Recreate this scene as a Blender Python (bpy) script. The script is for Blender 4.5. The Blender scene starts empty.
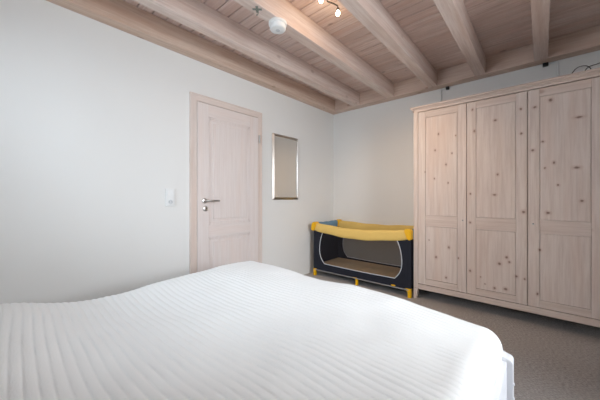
import bpy, bmesh, math, random
from mathutils import Vector, Matrix, noise as mnoise
random.seed(4)
C = bpy.context.scene.collection
PI = math.pi

# ------------------------------------------------------------------ camera
cam_d = bpy.data.cameras.new('camera'); cam = bpy.data.objects.new('camera', cam_d); C.objects.link(cam)
cam_d.sensor_width = 36.0; cam_d.lens = 273.0 / 600 * 36.0
cam.location = (2.5, 0.6, 1.085); cam.rotation_euler = (PI / 2, 0, math.radians(41.55))
cam_d.shift_y = -2.5 / 600; cam_d.clip_start = 0.02
bpy.context.scene.camera = cam

# ------------------------------------------------------------------ world, daylight, fill, exposure
W = bpy.data.worlds.new('overcast_sky'); bpy.context.scene.world = W; W.use_nodes = True
W.node_tree.nodes['Background'].inputs['Color'].default_value = (0.80, 0.90, 1.0, 1)
W.node_tree.nodes['Background'].inputs['Strength'].default_value = 1.2
def area(name, loc, rot, sx, sy, power, col):
    l = bpy.data.lights.new(name, 'AREA'); l.shape = 'RECTANGLE'; l.size = sx; l.size_y = sy
    l.energy = power; l.color = col
    o = bpy.data.objects.new(name, l); C.objects.link(o); o.location = loc; o.rotation_euler = rot
    return o
# daylight through the right wall's window, plus fill through an added one over the bed head
area('daylight_right', (3.95, 1.90, 1.95), (0, math.radians(62), 0), 2.0, 1.7, 88, (0.90, 0.945, 1.0))
area('fill_front', (0.85, -0.50, 2.00), (math.radians(56), 0, 0), 1.5, 1.2, 40, (0.72, 0.86, 1.0))  # added fill that lifts the left wall and bed, no known source
vs = bpy.context.scene.view_settings
vs.view_transform = 'Standard'; vs.look = 'None'; vs.gamma = 1.0; vs.use_curve_mapping = False
vs.exposure = 0.90

# ------------------------------------------------------------------ materials
def lin(c):
    c = c / 255.0
    return c / 12.92 if c <= 0.04045 else ((c + 0.055) / 1.055) ** 2.4
def rgb(r, g, b): return (lin(r), lin(g), lin(b), 1.0)
def new_mat(name):
    m = bpy.data.materials.new(name); m.use_nodes = True
    nt = m.node_tree; return m, nt, nt.nodes['Principled BSDF']
def N(nt, t, **kw):
    n = nt.nodes.new(t)
    for k, v in kw.items(): setattr(n, k, v)
    return n
def mixc(nt, fac, a, b, mode='MIX'):
    n = N(nt, 'ShaderNodeMix', data_type='RGBA', blend_type=mode)
    for s, v in ((n.inputs[0], fac), (n.inputs[6], a), (n.inputs[7], b)):
        if hasattr(v, 'links') or isinstance(v, bpy.types.NodeSocket): nt.links.new(v, s)
        else: s.default_value = v
    return n.outputs[2]
def ramp(nt, fac, lo, hi, a=0.0, b=1.0):
    n = N(nt, 'ShaderNodeMapRange', interpolation_type='SMOOTHSTEP')
    nt.links.new(fac, n.inputs[0])
    n.inputs[1].default_value = lo; n.inputs[2].default_value = hi
    n.inputs[3].default_value = a; n.inputs[4].default_value = b
    return n.outputs[0]
def bump(nt, bs, h, strength, dist):
    n = N(nt, 'ShaderNodeBump'); n.inputs['Strength'].default_value = strength
    n.inputs['Distance'].default_value = dist
    nt.links.new(h, n.inputs['Height']); nt.links.new(n.outputs[0], bs.inputs['Normal'])
def noise_tex(nt, vec, scale, detail=3, rough=0.55):
    n = N(nt, 'ShaderNodeTexNoise'); n.inputs['Scale'].default_value = scale
    n.inputs['Detail'].default_value = detail; n.inputs['Roughness'].default_value = rough
    if vec is not None: nt.links.new(vec, n.inputs['Vector'])
    return n.outputs['Fac']
def obj_vec(nt, shift=True):
    tc = N(nt, 'ShaderNodeTexCoord')
    if not shift: return tc.outputs['Object']
    oi = N(nt, 'ShaderNodeObjectInfo')
    k = N(nt, 'ShaderNodeMath', operation='MULTIPLY'); k.inputs[1].default_value = 40.0
    nt.links.new(oi.outputs['Random'], k.inputs[0])
    a = N(nt, 'ShaderNodeVectorMath', operation='ADD')
    nt.links.new(tc.outputs['Object'], a.inputs[0]); nt.links.new(k.outputs[0], a.inputs[1])
    return a.outputs[0]
def plain(name, col, rough=0.5, metal=0.0, var=0.04, scale=30, bmp=0.0, bscale=200, bdist=0.001):
    m, nt, bs = new_mat(name)
    v = obj_vec(nt)
    f = noise_tex(nt, v, scale)
    c2 = tuple(max(0, x * (1 - var * 2)) for x in col[:3]) + (1,)
    nt.links.new(mixc(nt, f, col, c2), bs.inputs['Base Color'])
    bs.inputs['Roughness'].default_value = rough; bs.inputs['Metallic'].default_value = metal
    if bmp: bump(nt, bs, noise_tex(nt, v, bscale, 2), bmp, bdist)
    return m
def wood(name, light, dark, axis='Z', knots=None, rand_knots=0.0, knot_col=None, rough=0.6, blotch=0.5, pink=None, board=0.0):
    m, nt, bs = new_mat(name)
    v = obj_vec(nt); raw = obj_vec(nt, False); wn = None
    if board:                                                        # every board has its own figure and tone
        sp = N(nt, 'ShaderNodeSeparateXYZ'); nt.links.new(raw, sp.inputs[0])
        dv = N(nt, 'ShaderNodeMath', operation='MULTIPLY_ADD'); nt.links.new(sp.outputs['Y'], dv.inputs[0]); dv.inputs[1].default_value = 1 / board; dv.inputs[2].default_value = -(2.24 % board) / board
        fl = N(nt, 'ShaderNodeMath', operation='FLOOR'); nt.links.new(dv.outputs[0], fl.inputs[0])
        wn = N(nt, 'ShaderNodeTexWhiteNoise', noise_dimensions='1D'); nt.links.new(fl.outputs[0], wn.inputs['W'])
        ad = N(nt, 'ShaderNodeVectorMath', operation='MULTIPLY_ADD'); nt.links.new(wn.outputs['Color'], ad.inputs[0]); ad.inputs[1].default_value = (9, 9, 9); nt.links.new(v, ad.inputs[2]); v = ad.outputs[0]
    mp = N(nt, 'ShaderNodeMapping'); s = [26, 26, 26]; s['XYZ'.index(axis)] = 1.3
    mp.inputs['Scale'].default_value = s; nt.links.new(v, mp.inputs['Vector'])
    grain = noise_tex(nt, mp.outputs[0], 1.9, 7, 0.68)
    mp2 = N(nt, 'ShaderNodeMapping'); s2 = [9, 9, 9]; s2['XYZ'.index(axis)] = 0.9
    mp2.inputs['Scale'].default_value = s2; nt.links.new(v, mp2.inputs['Vector'])
    bl = noise_tex(nt, mp2.outputs[0], 1.0, 2)
    col = mixc(nt, ramp(nt, grain, 0.36, 0.68), light, dark)
    tint = pink or tuple(x * y for x, y in zip(dark, (1.04, 0.93, 0.86, 1)))
    col = mixc(nt, ramp(nt, bl, 0.45, 0.75, 0.0, blotch), col, tint)
    kc = knot_col or rgb(96, 68, 52)
    if knots:
        wob = N(nt, 'ShaderNodeTexNoise'); wob.inputs['Scale'].default_value = 60
        nt.links.new(raw, wob.inputs['Vector'])
        wa = N(nt, 'ShaderNodeVectorMath', operation='MULTIPLY_ADD')
        nt.links.new(wob.outputs['Color'], wa.inputs[0])
        wa.inputs[1].default_value = (0.008,) * 3; nt.links.new(raw, wa.inputs[2])
        cur = None
        for (kx, kz, rx, rz) in knots:
            a = N(nt, 'ShaderNodeVectorMath', operation='SUBTRACT'); nt.links.new(wa.outputs[0], a.inputs[0])
            a.inputs[1].default_value = (kx + .004, 0, kz + .004)
            b = N(nt, 'ShaderNodeVectorMath', operation='MULTIPLY'); nt.links.new(a.outputs[0], b.inputs[0])
            b.inputs[1].default_value = (1 / rx, 0, 1 / rz)
            d = N(nt, 'ShaderNodeVectorMath', operation='LENGTH'); nt.links.new(b.outputs[0], d.inputs[0])
            if cur is None: cur = d.outputs['Value']
            else:
                mn = N(nt, 'ShaderNodeMath', operation='MINIMUM')
                nt.links.new(cur, mn.inputs[0]); nt.links.new(d.outputs['Value'], mn.inputs[1]); cur = mn.outputs[0]
        col = mixc(nt, ramp(nt, cur, 0.9, 2.4, 0.30, 0.0), col, rgb(176, 134, 112))
        col = mixc(nt, ramp(nt, cur, 0.3, 1.2, 0.8, 0.0), col, kc)
    if rand_knots:
        mp3 = N(nt, 'ShaderNodeMapping'); s3 = [5.5, 5.5, 5.5]; s3['XYZ'.index(axis)] = 3.2
        mp3.inputs['Scale'].default_value = s3; nt.links.new(v, mp3.inputs['Vector'])
        vo = N(nt, 'ShaderNodeTexVoronoi'); vo.inputs['Scale'].default_value = 1.0
        nt.links.new(mp3.outputs[0], vo.inputs['Vector'])
        near = ramp(nt, vo.outputs['Distance'], 0.05, 0.13, rand_knots, 0.0)
        col = mixc(nt, near, col, kc)
    if wn is not None: col = mixc(nt, ramp(nt, wn.outputs['Value'], 0.2, 1.0, 0.0, 0.55), col, dark)
    nt.links.new(col, bs.inputs['Base Color'])
    bs.inputs['Roughness'].default_value = rough
    bump(nt, bs, grain, 0.25, 0.0015)
    return m

M = {}
# plaster
m, nt, bs = new_mat('white_plaster'); v = obj_vec(nt, False)
nt.links.new(mixc(nt, noise_tex(nt, v, 1.2), rgb(233, 232, 229), rgb(229, 227, 223)), bs.inputs['Base Color'])
bs.inputs['Roughness'].default_value = 0.9; bump(nt, bs, noise_tex(nt, v, 140, 4), 0.15, 0.002); M['plaster'] = m
# carpet
m, nt, bs = new_mat('grey_brown_carpet'); v = obj_vec(nt, False)
mpc = N(nt, 'ShaderNodeMapping'); mpc.inputs['Scale'].default_value = (1.0, 2.4, 1.0); nt.links.new(v, mpc.inputs['Vector'])
f1 = noise_tex(nt, mpc.outputs[0], 60, 5, 0.75); f2 = noise_tex(nt, v, 3.0, 3)
c = mixc(nt, ramp(nt, f1, 0.36, 0.64), rgb(144, 138, 133), rgb(198, 192, 188))
c = mixc(nt, ramp(nt, f2, 0.35, 0.7, 0, 0.35), c, rgb(172, 162, 154))
nt.links.new(c, bs.inputs['Base Color']); bs.inputs['Roughness'].default_value = 1.0
bump(nt, bs, f1, 0.9, 0.008); M['carpet'] = m

M['beam'] = wood('whitewashed_beam_wood', rgb(225, 208, 198), rgb(206, 184, 172), 'Y', rand_knots=0.45, knot_col=rgb(166, 136, 118))
M['plate_y'] = wood('wall_beam_wood', rgb(216, 193, 176), rgb(199, 170, 150), 'Y', rand_knots=0.5, knot_col=rgb(150, 114, 94))
M['plate_x'] = wood('wall_beam_wood_crosswise', rgb(214, 192, 177), rgb(197, 169, 152), 'X', rand_knots=0.5, knot_col=rgb(140, 104, 84))
M['plank'] = wood('ceiling_plank_wood', rgb(232, 212, 203), rgb(210, 184, 173), 'X', rand_knots=0.5, knot_col=rgb(116, 86, 70), blotch=0.6, board=0.11)
M['pine_z'] = wood('whitewashed_pine_upright', rgb(221, 206, 196), rgb(207, 189, 178), 'Z', rand_knots=0.0, blotch=0.45)
M['pine_x'] = wood('whitewashed_pine_crosswise', rgb(217, 200, 189), rgb(204, 184, 172), 'X', rand_knots=0.5, knot_col=rgb(150, 112, 92), blotch=0.6, pink=rgb(214, 184, 168))
M['pine_y'] = wood('whitewashed_pine_depthwise', rgb(217, 200, 189), rgb(204, 184, 172), 'Y')
M['door_y'] = wood('pale_door_wood_crosswise', rgb(227, 216, 211), rgb(221, 208, 202), 'Y', blotch=0.3)
M['door_z'] = wood('pale_door_wood_upright', rgb(227, 216, 211), rgb(221, 208, 202), 'Z', blotch=0.3)
M['casing_z'] = wood('door_casing_wood_upright', rgb(224, 210, 202), rgb(214, 198, 188), 'Z', blotch=0.4)
M['casing_y'] = wood('door_casing_wood_crosswise', rgb(224, 210, 202), rgb(214, 198, 188), 'Y', blotch=0.4)
M['steel'] = plain('brushed_steel', (0.62, 0.60, 0.57, 1), 0.32, 1.0, 0.05, 80)
M['silver'] = plain('satin_silver_frame', (0.56, 0.51, 0.46, 1), 0.28, 1.0, 0.02, 10)
M['dark'] = plain('dark_hole', rgb(24, 20, 18), 0.8)
M['black'] = plain('black_plastic', rgb(18, 17, 17), 0.45)
M['white_plastic'] = plain('white_plastic', rgb(232, 232, 230), 0.35, 0, 0.01)
M['grey_plastic'] = plain('grey_plastic', rgb(150, 152, 155), 0.4)
M['pale_grey'] = plain('pale_grey_plastic', rgb(205, 206, 207), 0.4)
M['bedwhite'] = plain('white_painted_bed', rgb(226, 226, 229), 0.4, 0, 0.02)
M['mattress'] = plain('white_mattress_cloth', rgb(228, 228, 226), 0.9, 0, 0.02)
M['navy'] = plain('navy_cot_fabric', rgb(15, 21, 38), 0.75, 0, 0.12, 120, 0.4, 500, 0.001)
M['yellow'] = plain('yellow_cot_fabric', rgb(234, 198, 112), 0.8, 0, 0.05, 60, 0.35, 300, 0.001)
M['yellow_hard'] = plain('yellow_cot_plastic', rgb(242, 186, 8), 0.4, 0, 0.03)
M['blue'] = plain('dusty_blue_cot_fabric', rgb(112, 148, 172), 0.8, 0, 0.06, 60, 0.3, 300)
M['piping'] = plain('pale_piping', rgb(214, 218, 224), 0.6)
M['tan'] = plain('tan_cot_mat', rgb(196, 172, 138), 0.85, 0, 0.08, 25, 0.3, 200)
M['tube'] = plain('grey_metal_tube', (0.45, 0.45, 0.46, 1), 0.4, 1.0)
M['cable'] = plain('grey_cable', rgb(78, 72, 68), 0.6)
# mirror glass
m, nt, bs = new_mat('mirror_glass'); bs.inputs['Metallic'].default_value = 1; bs.inputs['Roughness'].default_value = 0.015
nt.links.new(mixc(nt, noise_tex(nt, obj_vec(nt), 2), (0.86, 0.86, 0.84, 1), (0.84, 0.84, 0.82, 1)), bs.inputs['Base Color']); M['mirror'] = m
# window glass: thin, mostly clear
m = bpy.data.materials.new('window_glass'); m.use_nodes = True; nt = m.node_tree; nt.nodes.clear()
out = N(nt, 'ShaderNodeOutputMaterial'); tr = N(nt, 'ShaderNodeBsdfTransparent'); gl = N(nt, 'ShaderNodeBsdfGlossy')
gl.inputs['Roughness'].default_value = 0.02; fr = N(nt, 'ShaderNodeFresnel'); mx = N(nt, 'ShaderNodeMixShader')
nt.links.new(fr.outputs[0], mx.inputs[0]); nt.links.new(tr.outputs[0], mx.inputs[1]); nt.links.new(gl.outputs[0], mx.inputs[2])
nt.links.new(mx.outputs[0], out.inputs[0]); M['glass'] = m
# cot netting: fine dark mesh one sees through
m = bpy.data.materials.new('dark_netting'); m.use_nodes = True; nt = m.node_tree; nt.nodes.clear()
out = N(nt, 'ShaderNodeOutputMaterial'); tr = N(nt, 'ShaderNodeBsdfTransparent'); df = N(nt, 'ShaderNodeBsdfDiffuse')
mx = N(nt, 'ShaderNodeMixShader'); v = obj_vec(nt, False)
nt.links.new(mixc(nt, noise_tex(nt, v, 20), rgb(52, 50, 52), rgb(44, 42, 46)), df.inputs['Color'])
nt.links.new(ramp(nt, noise_tex(nt, v, 400, 1), 0.3, 0.7, 0.30, 0.44), mx.inputs[0])
nt.links.new(tr.outputs[0], mx.inputs[1]); nt.links.new(df.outputs[0], mx.inputs[2]); nt.links.new(mx.outputs[0], out.inputs[0]); M['net'] = m
# quilted cotton
m, nt, bs = new_mat('white_quilted_cotton'); v = obj_vec(nt, False)
nt.links.new(mixc(nt, noise_tex(nt, v, 4), rgb(243, 243, 241), rgb(239, 239, 237)), bs.inputs['Base Color'])
bs.inputs['Roughness'].default_value = 0.95
mq = N(nt, 'ShaderNodeMapping'); mq.inputs['Scale'].default_value = (90, 170, 60); nt.links.new(v, mq.inputs['Vector'])
bump(nt, bs, noise_tex(nt, mq.outputs[0], 1.0, 3), 0.28, 0.004)
M['quilt'] = m
# glowing halogen bulb
m, nt, bs = new_mat('glowing_bulb'); bs.inputs['Base Color'].default_value = (1, 0.9, 0.75, 1)
bs.inputs['Emission Color'].default_value = (1.0, 0.80, 0.50, 1); bs.inputs['Emission Strength'].default_value = 14; M['bulb'] = m

# ------------------------------------------------------------------ mesh helpers
def box(bm, x0, x1, y0, y1, z0, z1, bev=0.0, mi=0, seg=2):
    t = bmesh.new(); bmesh.ops.create_cube(t, size=1)
    for v in t.verts:
        v.co = Vector(((x0 + x1) / 2 + v.co.x * (x1 - x0), (y0 + y1) / 2 + v.co.y * (y1 - y0), (z0 + z1) / 2 + v.co.z * (z1 - z0)))
    if bev: bmesh.ops.bevel(t, geom=t.edges[:], offset=bev, segments=seg, profile=0.6, affect='EDGES')
    for f in t.faces: f.material_index = mi
    merge(bm, t); return bm
def merge(bm, t):
    me = bpy.data.meshes.new('tmp'); t.to_mesh(me); t.free(); bm.from_mesh(me); bpy.data.meshes.remove(me)
def poly_prism(bm, pts, axis, a, b, mi=0):
    """outline pts in the plane normal to axis, extruded from a to b"""
    def P(p, w): return {'X': (w, p[0], p[1]), 'Y': (p[0], w, p[1]), 'Z': (p[0], p[1], w)}[axis]
    A = [bm.verts.new(P(p, a)) for p in pts]; B = [bm.verts.new(P(p, b)) for p in pts]
    fs = [bm.faces.new(A), bm.faces.new(list(reversed(B)))]
    n = len(pts)
    for i in range(n): fs.append(bm.faces.new((A[(i + 1) % n], A[i], B[i], B[(i + 1) % n])))
    for f in fs: f.material_index = mi
    bmesh.ops.recalc_face_normals(bm, faces=fs); return bm
def tube(bm, pts, r, n=10, closed=False):
    pts = [Vector(p) for p in pts]; L = len(pts); rings = []; prev = None
    for i, p in enumerate(pts):
        a = pts[(i - 1) % L] if (closed or i > 0) else p
        b = pts[(i + 1) % L] if (closed or i < L - 1) else p
        t = (b - a).normalized()
        if prev is None: up = Vector((0, 0, 1)) if abs(t.z) < 0.9 else Vector((1, 0, 0)); s = t.cross(up).normalized()
        else: s = (prev - t * prev.dot(t)).normalized()
        prev = s; u = t.cross(s); rr = r[i] if isinstance(r, (list, tuple)) else r
        rings.append([bm.verts.new(p + (s * math.cos(2 * PI * k / n) + u * math.sin(2 * PI * k / n)) * rr) for k in range(n)])
    fs = []
    for i in range(L if closed else L - 1):
        A, B = rings[i], rings[(i + 1) % L]
        for k in range(n): fs.append(bm.faces.new((A[k], A[(k + 1) % n], B[(k + 1) % n], B[k])))
    if not closed: fs += [bm.faces.new(rings[0]), bm.faces.new(list(reversed(rings[-1])))]
    bmesh.ops.recalc_face_normals(bm, faces=fs); return bm
def lathe(bm, prof, org, axis, n=28):
    """profile of (radius, distance along axis)"""
    ax = Vector(axis).normalized(); up = Vector((0, 0, 1)) if abs(ax.z) < 0.9 else Vector((1, 0, 0))
    s = ax.cross(up).normalized(); u = ax.cross(s); org = Vector(org); rings = []
    for r, d in prof:
        rings.append([bm.verts.new(org + ax * d + (s * math.cos(2 * PI * k / n) + u * math.sin(2 * PI * k / n)) * max(r, 1e-4)) for k in range(n)])
    fs = []
    for A, B in zip(rings, rings[1:]):
        for k in range(n): fs.append(bm.faces.new((A[k], A[(k + 1) % n], B[(k + 1) % n], B[k])))
    fs += [bm.faces.new(rings[0]), bm.faces.new(list(reversed(rings[-1])))]
    bmesh.ops.recalc_face_normals(bm, faces=fs); return bm
def base_of(o):
    p = Vector((0, 0, 0))
    while o is not None: p += Vector(o.location); o = o.parent
    return p
def obj(name, bm, mats, parent=None, smooth=False, org=None):
    me = bpy.data.meshes.new(name)
    off = base_of(parent) if parent else Vector(org or (0, 0, 0))
    bmesh.ops.translate(bm, verts=bm.verts[:], vec=-off)
    if smooth:
        for f in bm.faces: f.smooth = True
    bm.to_mesh(me); bm.free()
    for m in (mats if isinstance(mats, (list, tuple)) else [mats]): me.materials.append(m)
    o = bpy.data.objects.new(name, me); C.objects.link(o)
    if parent: o.parent = parent
    else: o.location = off
    if smooth:
        try: me.set_sharp_from_angle(angle=math.radians(42))
        except Exception: pass
    return o
def tag(o, label, cat, group=None):
    o['label'] = label; o['category'] = cat
    if group: o['group'] = group
    return o
def thing(name, label, cat, loc, group=None):
    o = bpy.data.objects.new(name, None); C.objects.link(o); o.location = loc; o.empty_display_size = 0.1
    return tag(o, label, cat, group)
def struct(name, bm, mats, parent=None, smooth=False):
    o = obj(name, bm, mats, parent, smooth)
    if not parent: o['kind'] = 'structure'
    return o
B = bmesh.new

# ------------------------------------------------------------------ room shell
XR, YB, ZC = 3.30, 4.23, 2.59
struct('floor', box(B(), -0.15, XR + 0.15, -0.15, YB + 0.15, -0.08, 0), M['carpet'])
bm = B(); DY0, DY1, DZ = 1.885, 2.675, 2.05                    # doorway in the left wall
box(bm, -0.15, 0, 0, DY0, 0, 2.80); box(bm, -0.15, 0, DY1, YB, 0, 2.80); box(bm, -0.15, 0, DY0, DY1, DZ, 2.80)
struct('wall_left', bm, M['plaster'])
struct('wall_back', box(B(), -0.15, XR + 0.15, YB, YB + 0.15, 0, 2.80), M['plaster'])
WY0, WY1, WZ0, WZ1 = 1.28, 2.65, 0.06, 2.12
bm = B(); box(bm, XR, XR + 0.15, 0, WY0, 0, 2.80); box(bm, XR, XR + 0.15, WY1, YB, 0, 2.80)
box(bm, XR, XR + 0.15, WY0, WY1, 0, WZ0); box(bm, XR, XR + 0.15, WY0, WY1, WZ1, 2.80)
struct('wall_right', bm, M['plaster'])
FX0, FX1, FZ0, FZ1 = 0.28, 1.62, 1.10, 2.10  # opening for the added front window, placed to steer the fill
bm = B(); box(bm, -0.15, FX0, -0.15, 0, 0, 2.80); box(bm, FX1, XR + 0.15, -0.15, 0, 0, 2.80)
box(bm, FX0, FX1, -0.15, 0, 0, FZ0); box(bm, FX0, FX1, -0.15, 0, FZ1, 2.80)
struct('wall_front', bm, M['plaster'])
# windows behind the camera; the front one is added to let fill light in
def window(name, axis, a0, a1, z0, z1, w):
    bm = B(); t = 0.06
    def bx(p0, p1, q0, q1, d0, d1):
        if axis == 'X': box(bm, w + d0, w + d1, p0, p1, q0, q1, 0.004)
        else: box(bm, p0, p1, w + d0, w + d1, q0, q1, 0.004)
    for (p0, p1, q0, q1) in ((a0, a0 + t, z0, z1), (a1 - t, a1, z0, z1), (a0 + t, a1 - t, z0, z0 + t), (a0 + t, a1 - t, z1 - t, z1), ((a0 + a1) / 2 - .03, (a0 + a1) / 2 + .03, z0 + t, z1 - t)):
        bx(p0, p1, q0, q1, -0.035, 0.035)
    w_o = struct(name, bm, M['white_plastic'])
    for p0, p1 in ((a0 + t, (a0 + a1) / 2 - .03), ((a0 + a1) / 2 + .03, a1 - t)):
        g = B()
        if axis == 'X': box(g, w - .003, w + .003, p0, p1, z0 + t, z1 - t)
        else: box(g, p0, p1, w - .003, w + .003, z0 + t, z1 - t)
        struct('window_pane', g, M['glass'], w_o)
window('window_1', 'X', WY0, WY1, WZ0, WZ1, XR + 0.09)
window('window_added', 'Y', FX0, FX1, FZ0, FZ1, -0.09)
# boarded ceiling: planks across the beams, 11 cm each, with open joints
bm = B(); y = 2.24 - 0.11 * 21
box(bm, -0.15, XR + 0.15, -0.15, YB + 0.15, ZC + 0.022, ZC + 0.06, 0, 1)
while y < YB + 0.1:
    a, b = max(y + 0.0036, -0.14), min(y + 0.1064, YB + 0.14)
    if b > a: poly_prism(bm, [(a, ZC + .022), (a, ZC + .004), (a + .004, ZC), (b - .004, ZC), (b, ZC + .004), (b, ZC + .022)], 'X', -0.14, XR + 0.14)
    y += 0.11
struct('ceiling', bm, [M['plank'], M['dark']])

# wall beams under the boards and the ceiling beams
tag(obj('wall_beam', box(B(), 0.0, 0.108, 0.0, YB, 2.41, ZC, 0.006), M['plate_y'], org=(0, 2, 2.41)),
    'long whitewashed wall beam along the top of the left wall above the door', 'beam')
tag(obj('wall_beam', box(B(), 0.108, XR, YB - 0.122, YB, 2.41, ZC, 0.006), M['plate_x'], org=(1.6, 4.2, 2.41)),
    'whitewashed wall beam across the top of the back wall above cot and wardrobe', 'beam')
for x, lab in ((0.440, 'whitewashed ceiling beam nearest the left wall, without any fitting on it'),
               (0.945, 'whitewashed ceiling beam carrying the round smoke detector'),
               (1.470, 'whitewashed ceiling beam just right of the glowing spotlights'),
               (1.950, 'whitewashed ceiling beam ending above the first wardrobe door beside a black plug'),
               (2.442, 'whitewashed ceiling beam nearest the right edge, upright in the picture, above the third wardrobe door')):
    tag(obj('ceiling_beam', box(B(), x, x + 0.100, 0.0, YB - 0.122, 2.41, ZC, 0.005), M['beam'], org=(x, 2, 2.41)), lab, 'beam', 'parallel ceiling beams')

# ------------------------------------------------------------------ door
bm = B()
cy0, cy1, cz = 1.84, 2.722, 2.085
poly_prism(bm, [(cy0, 0), (cy0 + .067, 0), (cy0 + .067, cz - .067), (cy0, cz)], 'X', 0.0, 0.016, 0)
poly_prism(bm, [(cy1, 0), (cy1, cz), (cy1 - .055, cz - .067), (cy1 - .055, 0)], 'X', 0.0, 0.016, 0)
poly_prism(bm, [(cy0, cz), (cy0 + .067, cz - .067), (cy1 - .055, cz - .067), (cy1, cz)], 'X', 0.0, 0.016, 1)
for a, b in ((cy0, cy0 + .014), (cy1 - .014, cy1)): box(bm, 0.014, 0.022, a, b, 0, cz, 0.003)
box(bm, 0.014, 0.022, cy0 + .012, cy1 - .012, cz - .014, cz, 0.003, 1)
box(bm, -0.15, 0.0, DY0 - .0, DY0 + .02, 0, DZ, 0); box(bm, -0.15, 0.0, DY1 - .02, DY1, 0, DZ, 0)
box(bm, -0.15, 0.0, DY0 + .02, DY1 - .02, DZ - .02, DZ, 0, 1)
door = struct('door_1', bm, [M['casing_z'], M['casing_y']])
door['label'] = 'closed pale wooden panel door in the left wall'
bm = B(); ly0, ly1, lz0, lz1 = 1.911, 2.664, 0.012, 2.014
box(bm, -0.032, 0.010, ly0, ly1, lz0, lz1, 0.004, 0)
st = 0.118
fx0, fx1 = 0.006, 0.019
box(bm, fx0, fx1, ly0, ly0 + st, lz0, lz1, 0.004, 0); box(bm, fx0, fx1, ly1 - st, ly1, lz0, lz1, 0.004, 0)
box(bm, fx0, fx1 - .0005, ly0 + st - .002, ly1 - st + .002, 1.885, lz1, 0.004, 1)
box(bm, fx0, fx1 - .0005, ly0 + st - .002, ly1 - st + .002, 0.690, 0.812, 0.004, 1)
box(bm, fx0, fx1 - .0005, ly0 + st - .002, ly1 - st + .002, lz0, 0.20, 0.004, 1)
leaf = struct('door_leaf', bm, [M['door_z'], M['door_y']], door)
for z0, z1 in ((0.812, 1.885), (0.20, 0.690)):
    bm = B()
    a0, a1 = ly0 + st, ly1 - st
    for k, (o, h) in enumerate(((0.0, 0.016), (0.016, 0.013))):      # stepped moulding round the panel
        for (p0, p1, q0, q1) in ((a0 + o, a0 + o + .014, z0 + o, z1 - o), (a1 - o - .014, a1 - o, z0 + o, z1 - o),
                                 (a0 + o, a1 - o, z0 + o, z0 + o + .014), (a0 + o, a1 - o, z1 - o - .014, z1 - o)):
            box(bm, 0.008, h, p0, p1, q0, q1, 0.002)
    box(bm, 0.008, 0.0145, a0 + .055, a1 - .055, z0 + .055, z1 - .055, 0.005)
    struct('door_panel', bm, M['door_z'], leaf)
bm = B(); hy, hz = 1.984, 1.053
lathe(bm, [(0.026, 0), (0.026, 0.006), (0.022, 0.009)], (0.0195, hy, hz), (1, 0, 0))
tube(bm, [(0.022, hy, hz), (0.055, hy, hz), (0.066, hy + .006, hz), (0.071, hy + .022, hz), (0.071, hy + .07, hz - .001), (0.071, hy + .135, hz - .002)], [0.010, 0.010, 0.011, 0.011, 0.010, 0.010], 14)
struct('door_handle', bm, M['steel'], door, True)
bm = B(); lathe(bm, [(0.026, 0), (0.026, 0.006), (0.022, 0.009)], (0.0195, hy + .008, hz - .078), (1, 0, 0))
kp = struct('key_plate', bm, M['steel'], door, True)
bm = B(); lathe(bm, [(0.006, 0), (0.006, 0.0105)], (0.0195, hy + .008, hz - .074), (1, 0, 0), 14); box(bm, 0.0195, 0.030, hy + .0055, hy + .0105, hz - .090, hz - .075)
struct('keyhole', bm, M['dark'], kp)
for z in (1.765, 0.28):
    bm = B(); tube(bm, [(0.027, 2.678, z - .045), (0.027, 2.678, z + .045)], 0.0085, 12)
    tube(bm, [(0.027, 2.678, z + .045), (0.027, 2.678, z + .052)], [0.006, 0.003], 12)
    struct('door_hinge', bm, M['steel'], door, True)

# ------------------------------------------------------------------ light switch over socket
sy, sz0, sz1 = 1.66, 1.005, 1.165
t = thing('switch_and_socket', 'white double plate with a light switch over a socket, left of the door', 'socket', (0.0, sy, sz0))
bm = B(); box(bm, 0.0, 0.009, sy - .041, sy + .041, sz0, sz1, 0.004); obj('cover_plate', bm, M['white_plastic'], t)
bm = B(); box(bm, 0.009, 0.0145, sy - .030, sy + .030, 1.094, 1.154, 0.003); obj('rocker_switch', bm, M['white_plastic'], t)
bm = B()
box(bm, 0.009, 0.013, sy - .030, sy + .030, 1.015, 1.075, 0.003)
obj('socket_insert', bm, M['white_plastic'], t)
bm = B(); lathe(bm, [(0.0205, 0), (0.0205, 0.0012), (0.018, 0.0016)], (0.013, sy, 1.045), (1, 0, 0))
w = obj('socket_well', bm, M['pale_grey'], t, True)
bm = B()
for dy in (-0.0095, 0.0095): lathe(bm, [(0.0028, 0), (0.0028, 0.0022)], (0.0132, sy + dy, 1.045), (1, 0, 0), 10)
obj('pin_hole', bm, M['dark'], w)

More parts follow.
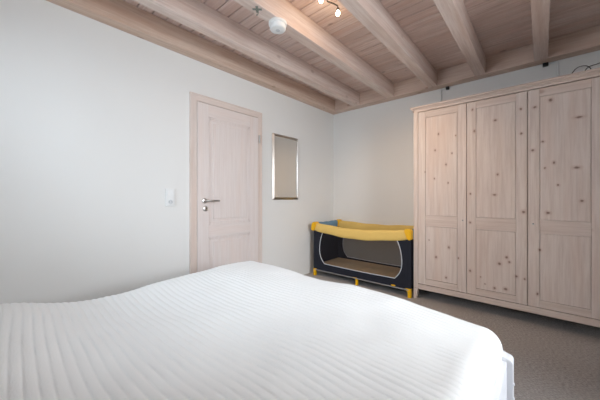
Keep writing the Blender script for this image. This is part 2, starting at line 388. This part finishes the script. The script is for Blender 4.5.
# ------------------------------------------------------------------ mirror on the left wall
my0, my1, mz0, mz1 = 2.895, 3.372, 1.057, 1.885
t = thing('wall_mirror', 'narrow upright mirror with silver frame on the wall right of the door', 'mirror', (0.0, (my0 + my1) / 2, mz0))
bm = B(); fw = 0.032
def mitre(side):
    a0, a1, b0, b1 = my0, my1, mz0, mz1
    inn = (a0 + fw, a1 - fw, b0 + fw, b1 - fw)
    O = [(a0, b0), (a1, b0), (a1, b1), (a0, b1)]; I = [(inn[0], inn[2]), (inn[1], inn[2]), (inn[1], inn[3]), (inn[0], inn[3])]
    prof = ((0.0, 0.002), (0.0, 0.007), (0.70, 0.023), (0.86, 0.024), (1.0, 0.014), (1.0, 0.002))
    p, q = side, (side + 1) % 4
    rows = []
    for (f, h) in prof:
        rows.append([bm.verts.new((h, O[k][0] + (I[k][0] - O[k][0]) * f, O[k][1] + (I[k][1] - O[k][1]) * f)) for k in (p, q)])
    fs = [bm.faces.new((A[0], A[1], Bq[1], Bq[0])) for A, Bq in zip(rows, rows[1:])]
    fs.append(bm.faces.new((rows[-1][0], rows[-1][1], rows[0][1], rows[0][0])))
    fs.append(bm.faces.new([r[0] for r in rows])); fs.append(bm.faces.new([r[1] for r in reversed(rows)]))
    bmesh.ops.recalc_face_normals(bm, faces=fs)
for s_ in range(4): mitre(s_)
obj('mirror_frame', bm, M['silver'], t)
obj('mirror_glass', box(B(), 0.003, 0.012, my0 + fw - .002, my1 - fw + .002, mz0 + fw - .002, mz1 - fw + .002), M['mirror'], t)

# ------------------------------------------------------------------ fittings on the beams
t = thing('smoke_detector', 'round white smoke detector under a ceiling beam', 'smoke detector', (1.000, 2.038, 2.41))
sdx, sdy = 1.000, 2.038
bm = B(); lathe(bm, [(0.068, 0), (0.069, 0.016), (0.064, 0.021)], (sdx, sdy, 2.41), (0, 0, -1), 36); obj('mounting_base', bm, M['white_plastic'], t, True)
bm = B(); lathe(bm, [(0.060, 0.021), (0.061, 0.046), (0.056, 0.054), (0.047, 0.057), (0.02, 0.058)], (sdx, sdy, 2.41), (0, 0, -1), 36); bd = obj('housing', bm, M['white_plastic'], t, True)
bm = B(); fa = math.atan2(0.6 - sdy, 2.5 - sdx)               # vent slots round the rim
for k in range(24):
    a = fa + k * 2 * PI / 24; c_, s_ = math.cos(a), math.sin(a)
    q_ = [(sdx + .0578 * c_ - w_ * s_, sdy + .0578 * s_ + w_ * c_) for w_ in (-.0042, .0042)] + [(sdx + .0560 * c_ - w_ * s_, sdy + .0560 * s_ + w_ * c_) for w_ in (.0042, -.0042)]
    poly_prism(bm, q_, 'Z', 2.41 - .040, 2.41 - .027)
obj('vent_slot', bm, M['pale_grey'], bd)
bm = B(); lathe(bm, [(0.016, 0.056), (0.016, 0.0595), (0.013, 0.0605)], (sdx, sdy, 2.41), (0, 0, -1), 20); obj('test_button', bm, M['pale_grey'], bd, True)

t = thing('ceiling_hook', 'small dull metal hook plate on the beam beside the smoke detector', 'hook', (1.0, 1.838, 2.41))
M['dull'] = plain('dull_green_grey_metal', (0.30, 0.33, 0.29, 1), 0.45, 0.9)
bm = B(); hx, hyy = 1.0, 1.838
for k in range(4):
    a = PI / 4 + k * PI / 2
    poly_prism(bm, [(hx + math.cos(a + d) * r, hyy + math.sin(a + d) * r) for d, r in ((-.9, .010), (-.28, .034), (.28, .034), (.9, .010))], 'Z', 2.4075, 2.41)
lathe(bm, [(0.014, 0), (0.012, 0.006)], (hx, hyy, 2.41), (0, 0, -1), 16)
obj('hook_plate', bm, M['dull'], t)
bm = B(); tube(bm, [(hx, hyy, 2.405), (hx, hyy, 2.392), (hx + .008, hyy, 2.384), (hx + .012, hyy, 2.376), (hx + .006, hyy, 2.368), (hx - .004, hyy, 2.369), (hx - .008, hyy, 2.375)], 0.0028, 8)
obj('hook', bm, M['dull'], t, True)

# ceiling spotlights on a rail between two beams
t = thing('ceiling_spotlight', 'ceiling spotlight bar with small glowing halogen lamps between two beams', 'lamp', (1.30, 1.75, ZC))
obj('rail', box(B(), 1.285, 1.315, 1.25, 2.26, ZC - .028, ZC, 0.004), M['steel'], t)
for k, (ax, ay, bx_, by, bz) in enumerate(((1.305, 2.25, 1.352, 2.325, 2.475), (1.30, 2.02, 1.337, 2.135, 2.478))):
    bm = B()
    tube(bm, [(ax, ay, ZC - .026), (ax, ay + .004, ZC - .045), ((ax + bx_) / 2 + .01, (ay + by) / 2 + .01, ZC - .058), (bx_, by - .004, ZC - .066), (bx_, by, bz + .026)], 0.0055, 10)
    lathe(bm, [(0.007, -.014), (0.013, -.008), (0.014, 0.004), (0.011, 0.006)], (bx_, by, bz + .022), (0, 0, -1), 16)
    arm = obj('lamp_arm', bm, M['cable'], t, True)
    bm = B(); lathe(bm, [(0.007, 0), (0.012, 0.010), (0.0155, 0.022), (0.013, 0.033), (0.005, 0.040)], (bx_, by, bz + .016), (0, 0, -1), 18)
    obj('bulb', bm, M['bulb'], arm, True)
    # the halogen's own light: a wide reflector beam aimed down the room, and a little spill
    l = bpy.data.lights.new('bulb_beam', 'SPOT'); l.energy = 15.0; l.color = (1.0, 0.70, 0.44); l.shadow_soft_size = 0.03
    l.spot_size = math.radians(92); l.spot_blend = 1.0
    lo = bpy.data.objects.new('bulb_beam', l); C.objects.link(lo); lo.location = (bx_, by, bz - .045)
    lo.rotation_euler = (Vector((1.25, 4.2, 0.35)) - lo.location).to_track_quat('-Z', 'Y').to_euler()
    l = bpy.data.lights.new('bulb_glow', 'POINT'); l.energy = 0.35; l.color = (1.0, 0.72, 0.45); l.shadow_soft_size = 0.02
    lo = bpy.data.objects.new('bulb_glow', l); C.objects.link(lo); lo.location = (bx_, by, bz - .045)

# ------------------------------------------------------------------ wardrobe
WX0, WX1, WY, WYB = 1.460, 2.905, 3.627, 4.205
wb = Vector((2.18, 3.90, 0))
wd = thing('wardrobe', 'tall whitewashed pine wardrobe with three doors against the back wall', 'wardrobe', wb)
bm = B()
box(bm, WX0, WX0 + .045, WY, WYB, 0.112, 2.0, 0.002, 0); box(bm, WX1 - .045, WX1, WY, WYB, 0.112, 2.0, 0.002, 0)
box(bm, WX0 + .045, WX1 - .045, WY + .03, WYB, 0.165, 0.185, 0, 1); box(bm, WX0 + .045, WX1 - .045, WY + .03, WYB, 1.975, 1.998, 0, 1)
box(bm, WX0 + .045, WX1 - .045, WYB - .012, WYB, 0.185, 1.975, 0, 0)
for x in (1.957, 2.408): box(bm, x - .011, x + .011, WY + .035, WYB - .012, 0.185, 1.975, 0, 0)
obj('carcass', bm, [M['pine_z'], M['pine_x']], wd)
bm = B()
prof = [(WY + .02, 1.999), (WY - .002, 1.999), (WY - .002, 2.020), (WY - .012, 2.024), (WY - .012, 2.030), (WY - .028, 2.037), (WY - .030, 2.042), (WY - .030, 2.052), (WYB, 2.052), (WYB, 1.999)]
poly_prism(bm, prof, 'X', WX0 - .002, WX1 + .002)
for s, x in ((-1, WX0), (1, WX1)):
    poly_prism(bm, [(x, 1.999), (x + s * .002, 2.020), (x + s * .012, 2.024), (x + s * .012, 2.030), (x + s * .028, 2.037), (x + s * .030, 2.042), (x + s * .030, 2.052), (x, 2.052)], 'Y', WY - .030, WYB)
obj('cornice', bm, M['pine_x'], wd)
obj('base_rail', box(B(), WX0 + .046, WX1 - .046, WY, WY + .022, 0.108, 0.161, 0.002), M['pine_x'], wd)
for x0, x1, y0, y1, s in ((WX0, WX0 + .046, WY, WY + .046, 1), (WX1 - .046, WX1, WY, WY + .046, -1), (WX0, WX0 + .046, WYB - .046, WYB, 1), (WX1 - .046, WX1, WYB - .046, WYB, -1)):
    bm = B()
    o, i = (x0, x1) if s > 0 else (x1, x0)
    poly_prism(bm, [(o, 0), (o + s * .026, 0), (i, 0.110), (o, 0.1115)], 'Y', y0, y1)
    obj('leg', bm, M['pine_z'], wd)
def K(lst, f=273., psi=math.radians(41.55)):
    """knots noted as picture points, carried onto the door plane"""
    r = []
    for px, py, rx, rz in lst:
        u = (px - 300) / f; v = (197.5 - py) / f; s, c = math.sin(psi), math.cos(psi)
        d = (WY - 0.6) / (c + s * u)
        r.append((2.5 + d * (-s + c * u) - wb.x, 1.085 + d * v - wb.z, rx * .74, rz * .74))
    return r
S, L_, T = (0.011, 0.014), (0.014, 0.019), (0.007, 0.009)
k1 = [(438.4, 134, .012, .018), (435.1, 150.3, .012, .016), (452, 153.2, .010, .014), (446, 164.5, .012, .018), (434.4, 178.6, .010, .014), (448, 183, .010, .015), (455.6, 135.5, .008, .012), (425, 172, .007, .010),
      (436, 257.2, .015, .019), (448.8, 247.5, .014, .020), (446, 277.7, .013, .017), (442.3, 283, .016, .008), (458.4, 258.2, .009, .014), (429, 240, .007, .01)]
k2 = [(472.4, 109.7, .011, .015), (474.3, 131, .010, .02), (470.4, 193.8, .011, .014), (470.2, 222.5, .013, .015), (470.1, 270.7, .012, .018), (495.2, 120.2, .017, .014), (497.6, 174.5, .012, .016), (494.4, 194.8, .02, .013),
      (499.5, 263.8, .018, .018), (506.6, 257.4, .014, .016), (509.3, 262.2, .013, .014), (494.6, 288.2, .014, .016), (505.6, 289.2, .02, .018), (480.6, 277, .008, .01), (520.8, 109, .012, .015), (521.4, 133.5, .012, .014), (523.5, 212, .017, .02), (524.6, 279, .009, .013), (516.5, 276.5, .013, .016), (485, 284, .008, .009)]
k3 = [(534.8, 107.3, .016, .014), (579.2, 117, .032, .013), (576.8, 167.5, .026, .015), (542.8, 141.6, .014, .012), (532.6, 150.3, .016, .016), (554, 162.6, .012, .016), (550.5, 100, .018, .02), (548, 212.9, .018, .016), (539.8, 250, .012, .014),
      (537.5, 294, .010, .018), (582, 201, .016, .014), (558, 185, .011, .012), (589.5, 230, .018, .012), (571, 234.2, .018, .009), (545, 168, .009, .012)]
doors = ((1.508, 1.955, k1), (1.9595, 2.4055, k2), (2.4105, 2.857, k3))
for i, (x0, x1, kn) in enumerate(doors):
    mz = wood('knotty_pine_door', rgb(221, 206, 196), rgb(207, 189, 178), 'Z', knots=K(kn), blotch=0.45, knot_col=rgb(112, 80, 62))
    bm = B(); st = 0.074; z0, z1 = 0.1665, 1.993
    box(bm, x0, x0 + st, WY, WY + .024, z0, z1, 0.002, 0); box(bm, x1 - st, x1, WY, WY + .024, z0, z1, 0.002, 0)
    for a, b in ((z0, z0 + .062), (0.787, 0.897), (z1 - .068, z1)): box(bm, x0 + st, x1 - st, WY + .0006, WY + .024, a, b, 0.002, 1)
    for a, b in ((z0 + .062, 0.787), (0.897, z1 - .068)):
        box(bm, x0 + st, x1 - st, WY + .009, WY + .018, a, b, 0, 0)
        box(bm, x0 + st + .005, x1 - st - .005, WY + .0018, WY + .010, a + .005, b - .005, 0.002, 0)
    d = obj('door', bm, [mz, M['pine_x']], wd)
    if i != 1:
        kx = x0 + .034 if i == 2 else x1 - .030
        kb = B(); lathe(kb, [(0.0085, 0), (0.0085, 0.0018), (0.007, 0.0026)], (kx, WY, 0.862), (0, -1, 0), 18); ko = obj('keyhole_plate', kb, M['steel'], d, True)
        kb = B(); lathe(kb, [(0.0036, 0), (0.0036, 0.0032)], (kx, WY, 0.864), (0, -1, 0), 10); obj('keyhole', kb, M['dark'], ko)

# cables above the wardrobe
for (ex, px0, px1, zt, lab) in ((1.580, 1.638, 1.672, 2.393, 'white cable pipe with black plug above the first wardrobe door'),
                                (2.616, 2.548, 2.505, 2.392, 'white cable pipe with black plug below the beam above the third wardrobe door')):
    t = thing('cable_pipe', lab, 'cable pipe', (ex, 4.215, 2.07), 'cable pipes above the wardrobe')
    bm = B(); s = 1 if px0 > ex else -1
    tube(bm, [(ex, 4.219, 2.07), (ex, 4.219, zt - .016), (ex + s * .004, 4.219, zt - .004), (ex + s * .016, 4.219, zt), (px0 + s * .004, 4.219, zt)], 0.0085, 12)
    obj('pipe', bm, M['white_plastic'], t, True)
    bm = B(); x0, x1 = min(px0, px1), max(px0, px1)
    box(bm, x0, x1, 4.197, 4.2295, zt - .017, zt + .016, 0.004); obj('plug', bm, M['black'], t)
key = [(2.62, 3.80, 2.0575), (2.66, 3.74, 2.066), (2.70, 3.70, 2.112), (2.73, 3.70, 2.126), (2.765, 3.71, 2.122), (2.79, 3.74, 2.098), (2.775, 3.76, 2.080), (2.755, 3.73, 2.090), (2.775, 3.70, 2.108), (2.815, 3.70, 2.116), (2.86, 3.70, 2.120), (2.888, 3.74, 2.096), (2.87, 3.78, 2.062), (2.82, 3.79, 2.0575)]
pts = []
for i in range(len(key) - 1):
    g = lambda j: Vector(key[max(0, min(len(key) - 1, j))])
    a, b, c, d = g(i - 1), g(i), g(i + 1), g(i + 2)
    for k in range(6):
        f = k / 6; q = 0.5 * ((2 * b) + (c - a) * f + (2 * a - 5 * b + 4 * c - d) * f * f + (3 * b - a - 3 * c + d) * f ** 3)
        pts.append((q.x, q.y, max(q.z, 2.0572)))
tag(obj('loose_cable', tube(B(), pts, 0.0032, 8), M['cable'], smooth=True, org=(2.75, 3.72, 2.053)), 'thin dark cable lying in loops on top of the wardrobe', 'cable')

# ------------------------------------------------------------------ travel cot
cx0, cx1, cyf, cyb = 0.112, 1.442, 3.585, 4.185
ct = thing('travel_cot', 'navy blue and yellow folding travel cot between left wall and wardrobe', 'cot', ((cx0 + cx1) / 2, (cyf + cyb) / 2, 0))
def win_loop(n=48):
    """barrel shaped window outline in x, z"""
    key = [(0.285, 0.65), (0.235, 0.52), (0.216, 0.38), (0.236, 0.27), (0.297, 0.188)]
    R = [(1.554 - x, z) for x, z in key]
    R = [(x + .012, z - .004) for x, z in R]
    def samp(p, m):
        r = []
        for i in range(m):
            u = i / (m - 1) * (len(p) - 1); k = min(int(u), len(p) - 2); f = u - k
            g = lambda j: Vector(p[max(0, min(len(p) - 1, j))])
            a, b, c, d = g(k - 1), g(k), g(k + 1), g(k + 2)
            q = 0.5 * ((2 * b) + (c - a) * f + (2 * a - 5 * b + 4 * c - d) * f * f + (3 * b - a - 3 * c + d) * f ** 3)
            r.append((q.x, q.y))
        return r
    left = samp(key, n // 3)
    right = samp(R[::-1], n // 3)
    bot = [(left[-1][0] + (right[0][0] - left[-1][0]) * k / 13, left[-1][1] + (right[0][1] - left[-1][1]) * k / 13 - .006 * math.sin(PI * k / 13)) for k in range(1, 13)]
    top = [(right[-1][0] + (left[0][0] - right[-1][0]) * k / 13, 0.65 - .02 * math.sin(PI * k / 13)) for k in range(1, 13)]
    return left + bot + right + top
WL = win_loop()
def side_panel(y0, y1):
    bm = B(); z0, z1 = 0.092, 0.668
    c = ((cx0 + cx1) / 2, (z0 + z1) / 2); hx_, hz_ = (cx1 - cx0) / 2, (z1 - z0) / 2
    n = len(WL)
    corners = [(cx0, z1), (cx0, z0), (cx1, z0), (cx1, z1)]
    outl = []
    for (x, z) in WL:
        dx, dz = (x - c[0]) / hx_, (z - c[1]) / hz_; k = max(abs(dx), abs(dz), 1e-6)
        outl.append((c[0] + dx / k * hx_, c[1] + dz / k * hz_))
    for cc in corners:                                              # pull nearest outline point onto each corner
        j = min(range(n), key=lambda i: (outl[i][0] - cc[0]) ** 2 + (outl[i][1] - cc[1]) ** 2); outl[j] = cc
    V = [[bm.verts.new((p[0], y, p[1])) for p in lp] for y in (y0, y1) for lp in (outl, WL)]
    fs = []
    for i in range(n):
        j = (i + 1) % n
        for A, Bq in ((V[0], V[1]), (V[2], V[3]), (V[0], V[2]), (V[1], V[3])):
            fs.append(bm.faces.new((A[i], A[j], Bq[j], Bq[i])))
    bmesh.ops.recalc_face_normals(bm, faces=fs)
    return bm
for y0, y1 in ((cyf, cyf + .012), (cyb - .012, cyb)):
    p = obj('side_panel', side_panel(y0, y1), M['navy'], ct)
    bm = B(); yo = y0 - .002 if y0 < 3.8 else y0 - .002
    tube(bm, [(x, yo, z) for x, z in WL], 0.0042, 8, True); obj('window_piping', bm, M['piping'], p, True)
    bm = B(); vs_ = [bm.verts.new((x, (y0 + y1) / 2, z)) for x, z in WL]; bm.faces.new(vs_); obj('window_netting', bm, M['net'], p)
for x0, x1 in ((cx0, cx0 + .012), (cx1 - .012, cx1)):
    obj('end_panel', box(B(), x0, x1, cyf + .0125, cyb - .0125, 0.092, 0.668), M['navy'], ct)
obj('cot_floor', box(B(), cx0 + .0125, cx1 - .0125, cyf + .0125, cyb - .0125, 0.094, 0.108), M['navy'], ct)
def rail(bm, a, b, along, w, sag, z0, z1, n=24):
    prof = []
    for k in range(20):
        t_ = 2 * PI * k / 20; c_, s_ = math.cos(t_), math.sin(t_)
        prof.append((math.copysign(abs(c_) ** 0.55, c_) * w, math.copysign(abs(s_) ** 0.6, s_)))
    rings = []
    for i in range(n + 1):
        t_ = i / n; p = a + (b - a) * t_; d = sag * math.sin(PI * t_) ** 1.15 + .003 * math.sin(t_ * 23)
        e = min(1.0, 0.9 + 6 * min(t_, 1 - t_)); h = (z1 - z0) / 2 * (1 + .10 * math.sin(PI * t_)); zc = (z0 + z1) / 2 - d
        rings.append([bm.verts.new((p, along + q * e, zc + r_ * h * e) if True else 0) for q, r_ in prof])
    fs = []
    for A, Bq in zip(rings, rings[1:]):
        for k in range(20): fs.append(bm.faces.new((A[k], A[(k + 1) % 20], Bq[(k + 1) % 20], Bq[k])))
    fs += [bm.faces.new(rings[0]), bm.faces.new(list(reversed(rings[-1])))]
    bmesh.ops.recalc_face_normals(bm, faces=fs); return bm
for y_, sg in ((cyf + .006, 0.050), (cyb - .006, 0.032)):
    o = obj('top_rail', rail(B(), cx0 + .03, cx1 - .03, y_, 0.028, sg, 0.620, 0.735), M['yellow'], ct, True); o['label'] = 'yellow padded top rail'
for x_ in (cx0 + .006, cx1 - .006):
    bm = rail(B(), cyf + .04, cyb - .04, x_, 0.026, 0.012, 0.632, 0.738)
    for v in bm.verts: v.co = Vector((v.co.y, v.co.x, v.co.z))
    bmesh.ops.recalc_face_normals(bm, faces=bm.faces[:])
    o = obj('end_rail', bm, M['blue'], ct, True); o['label'] = 'dusty blue padded end rail'
for sx, x_ in ((1, cx0), (-1, cx1)):
    for sy_, y_ in ((1, cyf), (-1, cyb)):
        bm = B()
        pts2 = [(x_ - sx * .028, .635), (x_ - sx * .026, .690), (x_ - sx * .012, .730), (x_ + sx * .014, .748), (x_ + sx * .052, .742), (x_ + sx * .062, .725), (x_ + sx * .050, .690), (x_ + sx * .030, .640), (x_ + sx * .010, .622)]
        if sx < 0: pts2 = [(x_ + .012 if p[0] > x_ + .008 else p[0], p[1]) for p in pts2]
        ya, yb_ = (y_ - .030, y_ + .05) if sy_ > 0 else (y_ - .05, y_ + .030)
        poly_prism(bm, pts2, 'Y', ya, yb_)
        bmesh.ops.bevel(bm, geom=bm.edges[:], offset=0.006, segments=2, affect='EDGES', clamp_overlap=True)
        o = obj('corner_cap', bm, M['yellow_hard'], ct, True)
        bm = B()
        fx_a, fx_b = (x_ - .004, x_ + .030) if sx > 0 else (x_ - .030, x_ + .004)
        fy_a, fy_b = (y_ - .006, y_ + .03) if sy_ > 0 else (y_ - .03, y_ + .006)
        box(bm, fx_a, fx_b, fy_a, fy_b, 0.0, 0.100, 0.005)
        ix = fx_b if sx > 0 else fx_a
        poly_prism(bm, [(ix - sx * .004, .062), (ix + sx * .022, .078), (ix + sx * .022, .100), (ix - sx * .004, .100)], 'Y', fy_a + .004, fy_b - .004)
        o = obj('foot', bm, M['yellow_hard'], ct); o['label'] = 'yellow plastic corner foot'
for y_ in (cyf, cyb):
    ya, yb_ = (y_ - .004, y_ + .028) if y_ == cyf else (y_ - .028, y_ + .004)
    bm = B(); mx_ = 0.785
    box(bm, mx_ - .013, mx_ + .013, ya, yb_, 0.0, 0.092, 0.004); box(bm, mx_ - .060, mx_ + .013, ya + .002, yb_ - .002, 0.076, 0.0935, 0.004)
    o = obj('middle_foot', bm, M['yellow_hard'], ct)
    bm = B(); yy = (ya + yb_) / 2 - (.012 if y_ == cyf else -.012)
    tube(bm, [(cx0 + .02, yy, 0.084), (cx1 - .02, yy, 0.084)], 0.0075, 10); obj('bottom_tube', bm, M['tube'], ct, True)
bm = B(); box(bm, 1.23, 1.275, cyf - .008, cyf + .004, 0.094, 0.108, 0.003); o = obj('clip', bm, M['yellow_hard'], ct)
bm = B()
n = 4
for k in range(n):
    a = cx0 + .03 + (cx1 - cx0 - .06) * k / n; b = cx0 + .03 + (cx1 - cx0 - .06) * (k + 1) / n
    box(bm, a + .001, b - .001, cyf + .03, cyb - .03, 0.1085, 0.160, 0.008)
tag(obj('cot_mattress', bm, M['tan'], org=((cx0 + cx1) / 2, 3.88, 0.1085)), 'flat tan folding mattress lying inside the travel cot', 'mattress')

# ------------------------------------------------------------------ bed
BX0, BX1, BY0, BY1 = 0.560, 2.409, 0.05, 2.095
bt = thing('bed', 'white wooden double bed frame under the white quilt', 'bed', ((BX0 + BX1) / 2, (BY0 + BY1) / 2, 0))
def post(x0, x1, y0, y1, h, out):
    bm = B(); w_ = x1 - x0; prof = [(x0, 0), (x1, 0)]
    arc = [(math.cos(a * PI / 16), math.sin(a * PI / 16)) for a in range(9)]
    pr = [(x1 - .022 + .022 * c_, h - .030 + .018 * s_) for c_, s_ in arc] if out > 0 else None
    if out > 0: prof = [(x0, 0), (x1, 0)] + pr + [(x0, h)]
    else: prof = [(x1, 0), (x1, h)] + [(x0 + .022 - .022 * c_, h - .030 + .018 * s_) for c_, s_ in reversed(arc)] + [(x0, 0)]
    poly_prism(bm, prof, 'Y', y0, y1); bmesh.ops.bevel(bm, geom=[e for e in bm.edges], offset=0.003, segments=2, affect='EDGES', clamp_overlap=True)
    return bm
for x0, x1, out in ((BX1 - .052, BX1, 1), (BX0, BX0 + .052, -1)):
    p = obj('leg', post(x0, x1, BY1 - .06, BY1, 0.418, out), M['bedwhite'], bt)
    if out > 0:
        for z in (0.305, 0.245):
            bm = B(); lathe(bm, [(0.007, -.002), (0.007, 0.003), (0.004, 0.006)], (BX1, BY1 - .05, z), (1, 0, 0), 14); obj('bolt', bm, M['bedwhite'], p, True)
    obj('leg', post(x0, x1, BY0, BY0 + .06, 0.80, out), M['bedwhite'], bt)
for x0, x1 in ((BX1 - .041, BX1 - .019), (BX0 + .045, BX0 + .069)):
    obj('side_rail', box(B(), x0, x1, BY0 + .061, BY1 - .061, 0.20, 0.395, 0.004), M['bedwhite'], bt)
obj('footboard', box(B(), BX0 + .053, BX1 - .053, BY1 - .045, BY1 - .02, 0.20, 0.375, 0.004), M['bedwhite'], bt)
obj('headboard', box(B(), BX0 + .053, BX1 - .053, BY0 + .015, BY0 + .04, 0.20, 0.78, 0.006), M['bedwhite'], bt)
bm = B()
for k in range(14):
    y_ = 0.16 + k * 0.138; box(bm, BX0 + .070, BX1 - .043, y_, y_ + .07, 0.285, 0.305, 0.003)
o = obj('slat_base', bm, M['bedwhite'], bt)
tag(obj('mattress', box(B(), BX0 + .085, BX1 - .084, BY0 + .09, BY1 - .085, 0.306, 0.455, 0.04, 0, 4), M['mattress'], smooth=True, org=(1.5, 1.1, 0.306)),
    'white mattress hidden beneath the quilt on the white bed frame', 'mattress')

# quilt: top follows the bedding beneath, edges fall over the mattress
QX0, QX1, QY0, QY1, R_, DROP = 0.585, 2.369, 0.10, 2.122, 0.075, 0.165
def top_z(x, y):
    z = 0.535
    g = lambda cx, cy, sx, sy, h: h * math.exp(-((x - cx) / sx) ** 2 - ((y - cy) / sy) ** 2)
    z += g(0.85, 0.52, 0.50, 0.30, 0.085) + g(1.95, 0.45, 0.40, 0.26, 0.045)
    z += g(0.80, 1.75, 0.45, 0.40, 0.020)
    z -= g(0.70, 1.08, 0.40, 0.26, 0.030)
    z -= g(2.40, 2.10, 0.26, 0.34, 0.045) - g(2.07, 2.08, 0.20, 0.25, -0.012)
    z += g(1.75, 2.05, 0.30, 0.22, 0.012) - g(1.35, 2.05, 0.22, 0.25, 0.010)
    z += 0.012 * (mnoise.noise(Vector((x * 2.1, y * 2.4, 3.1)))) + 0.005 * mnoise.noise(Vector((x * 6, y * 5, 7.7)))
    return z
def quilt_mesh():
    bm = B()
    ext = R_ * PI / 2 + DROP - R_
    ix0, ix1, iy0, iy1 = QX0 + R_, QX1 - R_, QY0 + R_, QY1 - R_
    nx, ny = 110, 760
    grid = []
    SP = 0.0305
    for j in range(ny + 1):
        t_ = iy0 - ext + (iy1 - iy0 + 2 * ext) * j / ny; row = []
        for i in range(nx + 1):
            s_ = ix0 - ext + (ix1 - ix0 + 2 * ext) * i / nx
            bx_, by_ = min(max(s_, ix0), ix1), min(max(t_, iy0), iy1)
            dx, dy = s_ - bx_, t_ - by_; e = math.hypot(dx, dy)
            if e > ext: dx, dy, e = dx * ext / e, dy * ext / e, ext
            zt = top_z(bx_, by_)
            ph = (t_ + 0.012 * math.sin(s_ * 4.3 + t_ * 2.0) + 0.010 * mnoise.noise(Vector((s_ * 3.0, t_ * 1.6, 1.3)))) / SP
            puff = abs(math.sin(PI * ph)) ** 0.34 * 0.0072 * (0.8 + 0.5 * mnoise.noise(Vector((s_ * 9, t_ * 9, 0.2))))
            if e < 1e-6: p = Vector((bx_, by_, zt)); nrm = Vector((0, 0, 1))
            else:
                ux, uy = dx / e, dy / e; a = e / R_
                if a < PI / 2: o_, h_ = R_ * math.sin(a), -R_ * (1 - math.cos(a)); nrm = Vector((ux * math.sin(a), uy * math.sin(a), math.cos(a)))
                else:
                    q = e - R_ * PI / 2; o_ = R_ - 0.12 * q + 0.004 * math.sin((s_ + t_) * 26) * q / .08; h_ = -R_ - q; nrm = Vector((ux, uy, 0))
                p = Vector((bx_ + ux * o_, by_ + uy * o_, zt + h_))
            row.append(bm.verts.new(p + nrm * puff))
        grid.append(row)
    for A, Bq in zip(grid, grid[1:]):
        for i in range(nx): bm.faces.new((A[i], A[i + 1], Bq[i + 1], Bq[i]))
    bmesh.ops.remove_doubles(bm, verts=bm.verts[:], dist=1e-5)
    bmesh.ops.recalc_face_normals(bm, faces=bm.faces[:])
    return bm
q = obj('quilt', quilt_mesh(), M['quilt'], org=(1.5, 1.1, 0.48))
for f in q.data.polygons: f.use_smooth = True
sm = q.modifiers.new('thickness', 'SOLIDIFY'); sm.thickness = 0.012; sm.offset = -1
tag(q, 'large white quilted bedspread with narrow stitched ribs covering the bed', 'quilt')
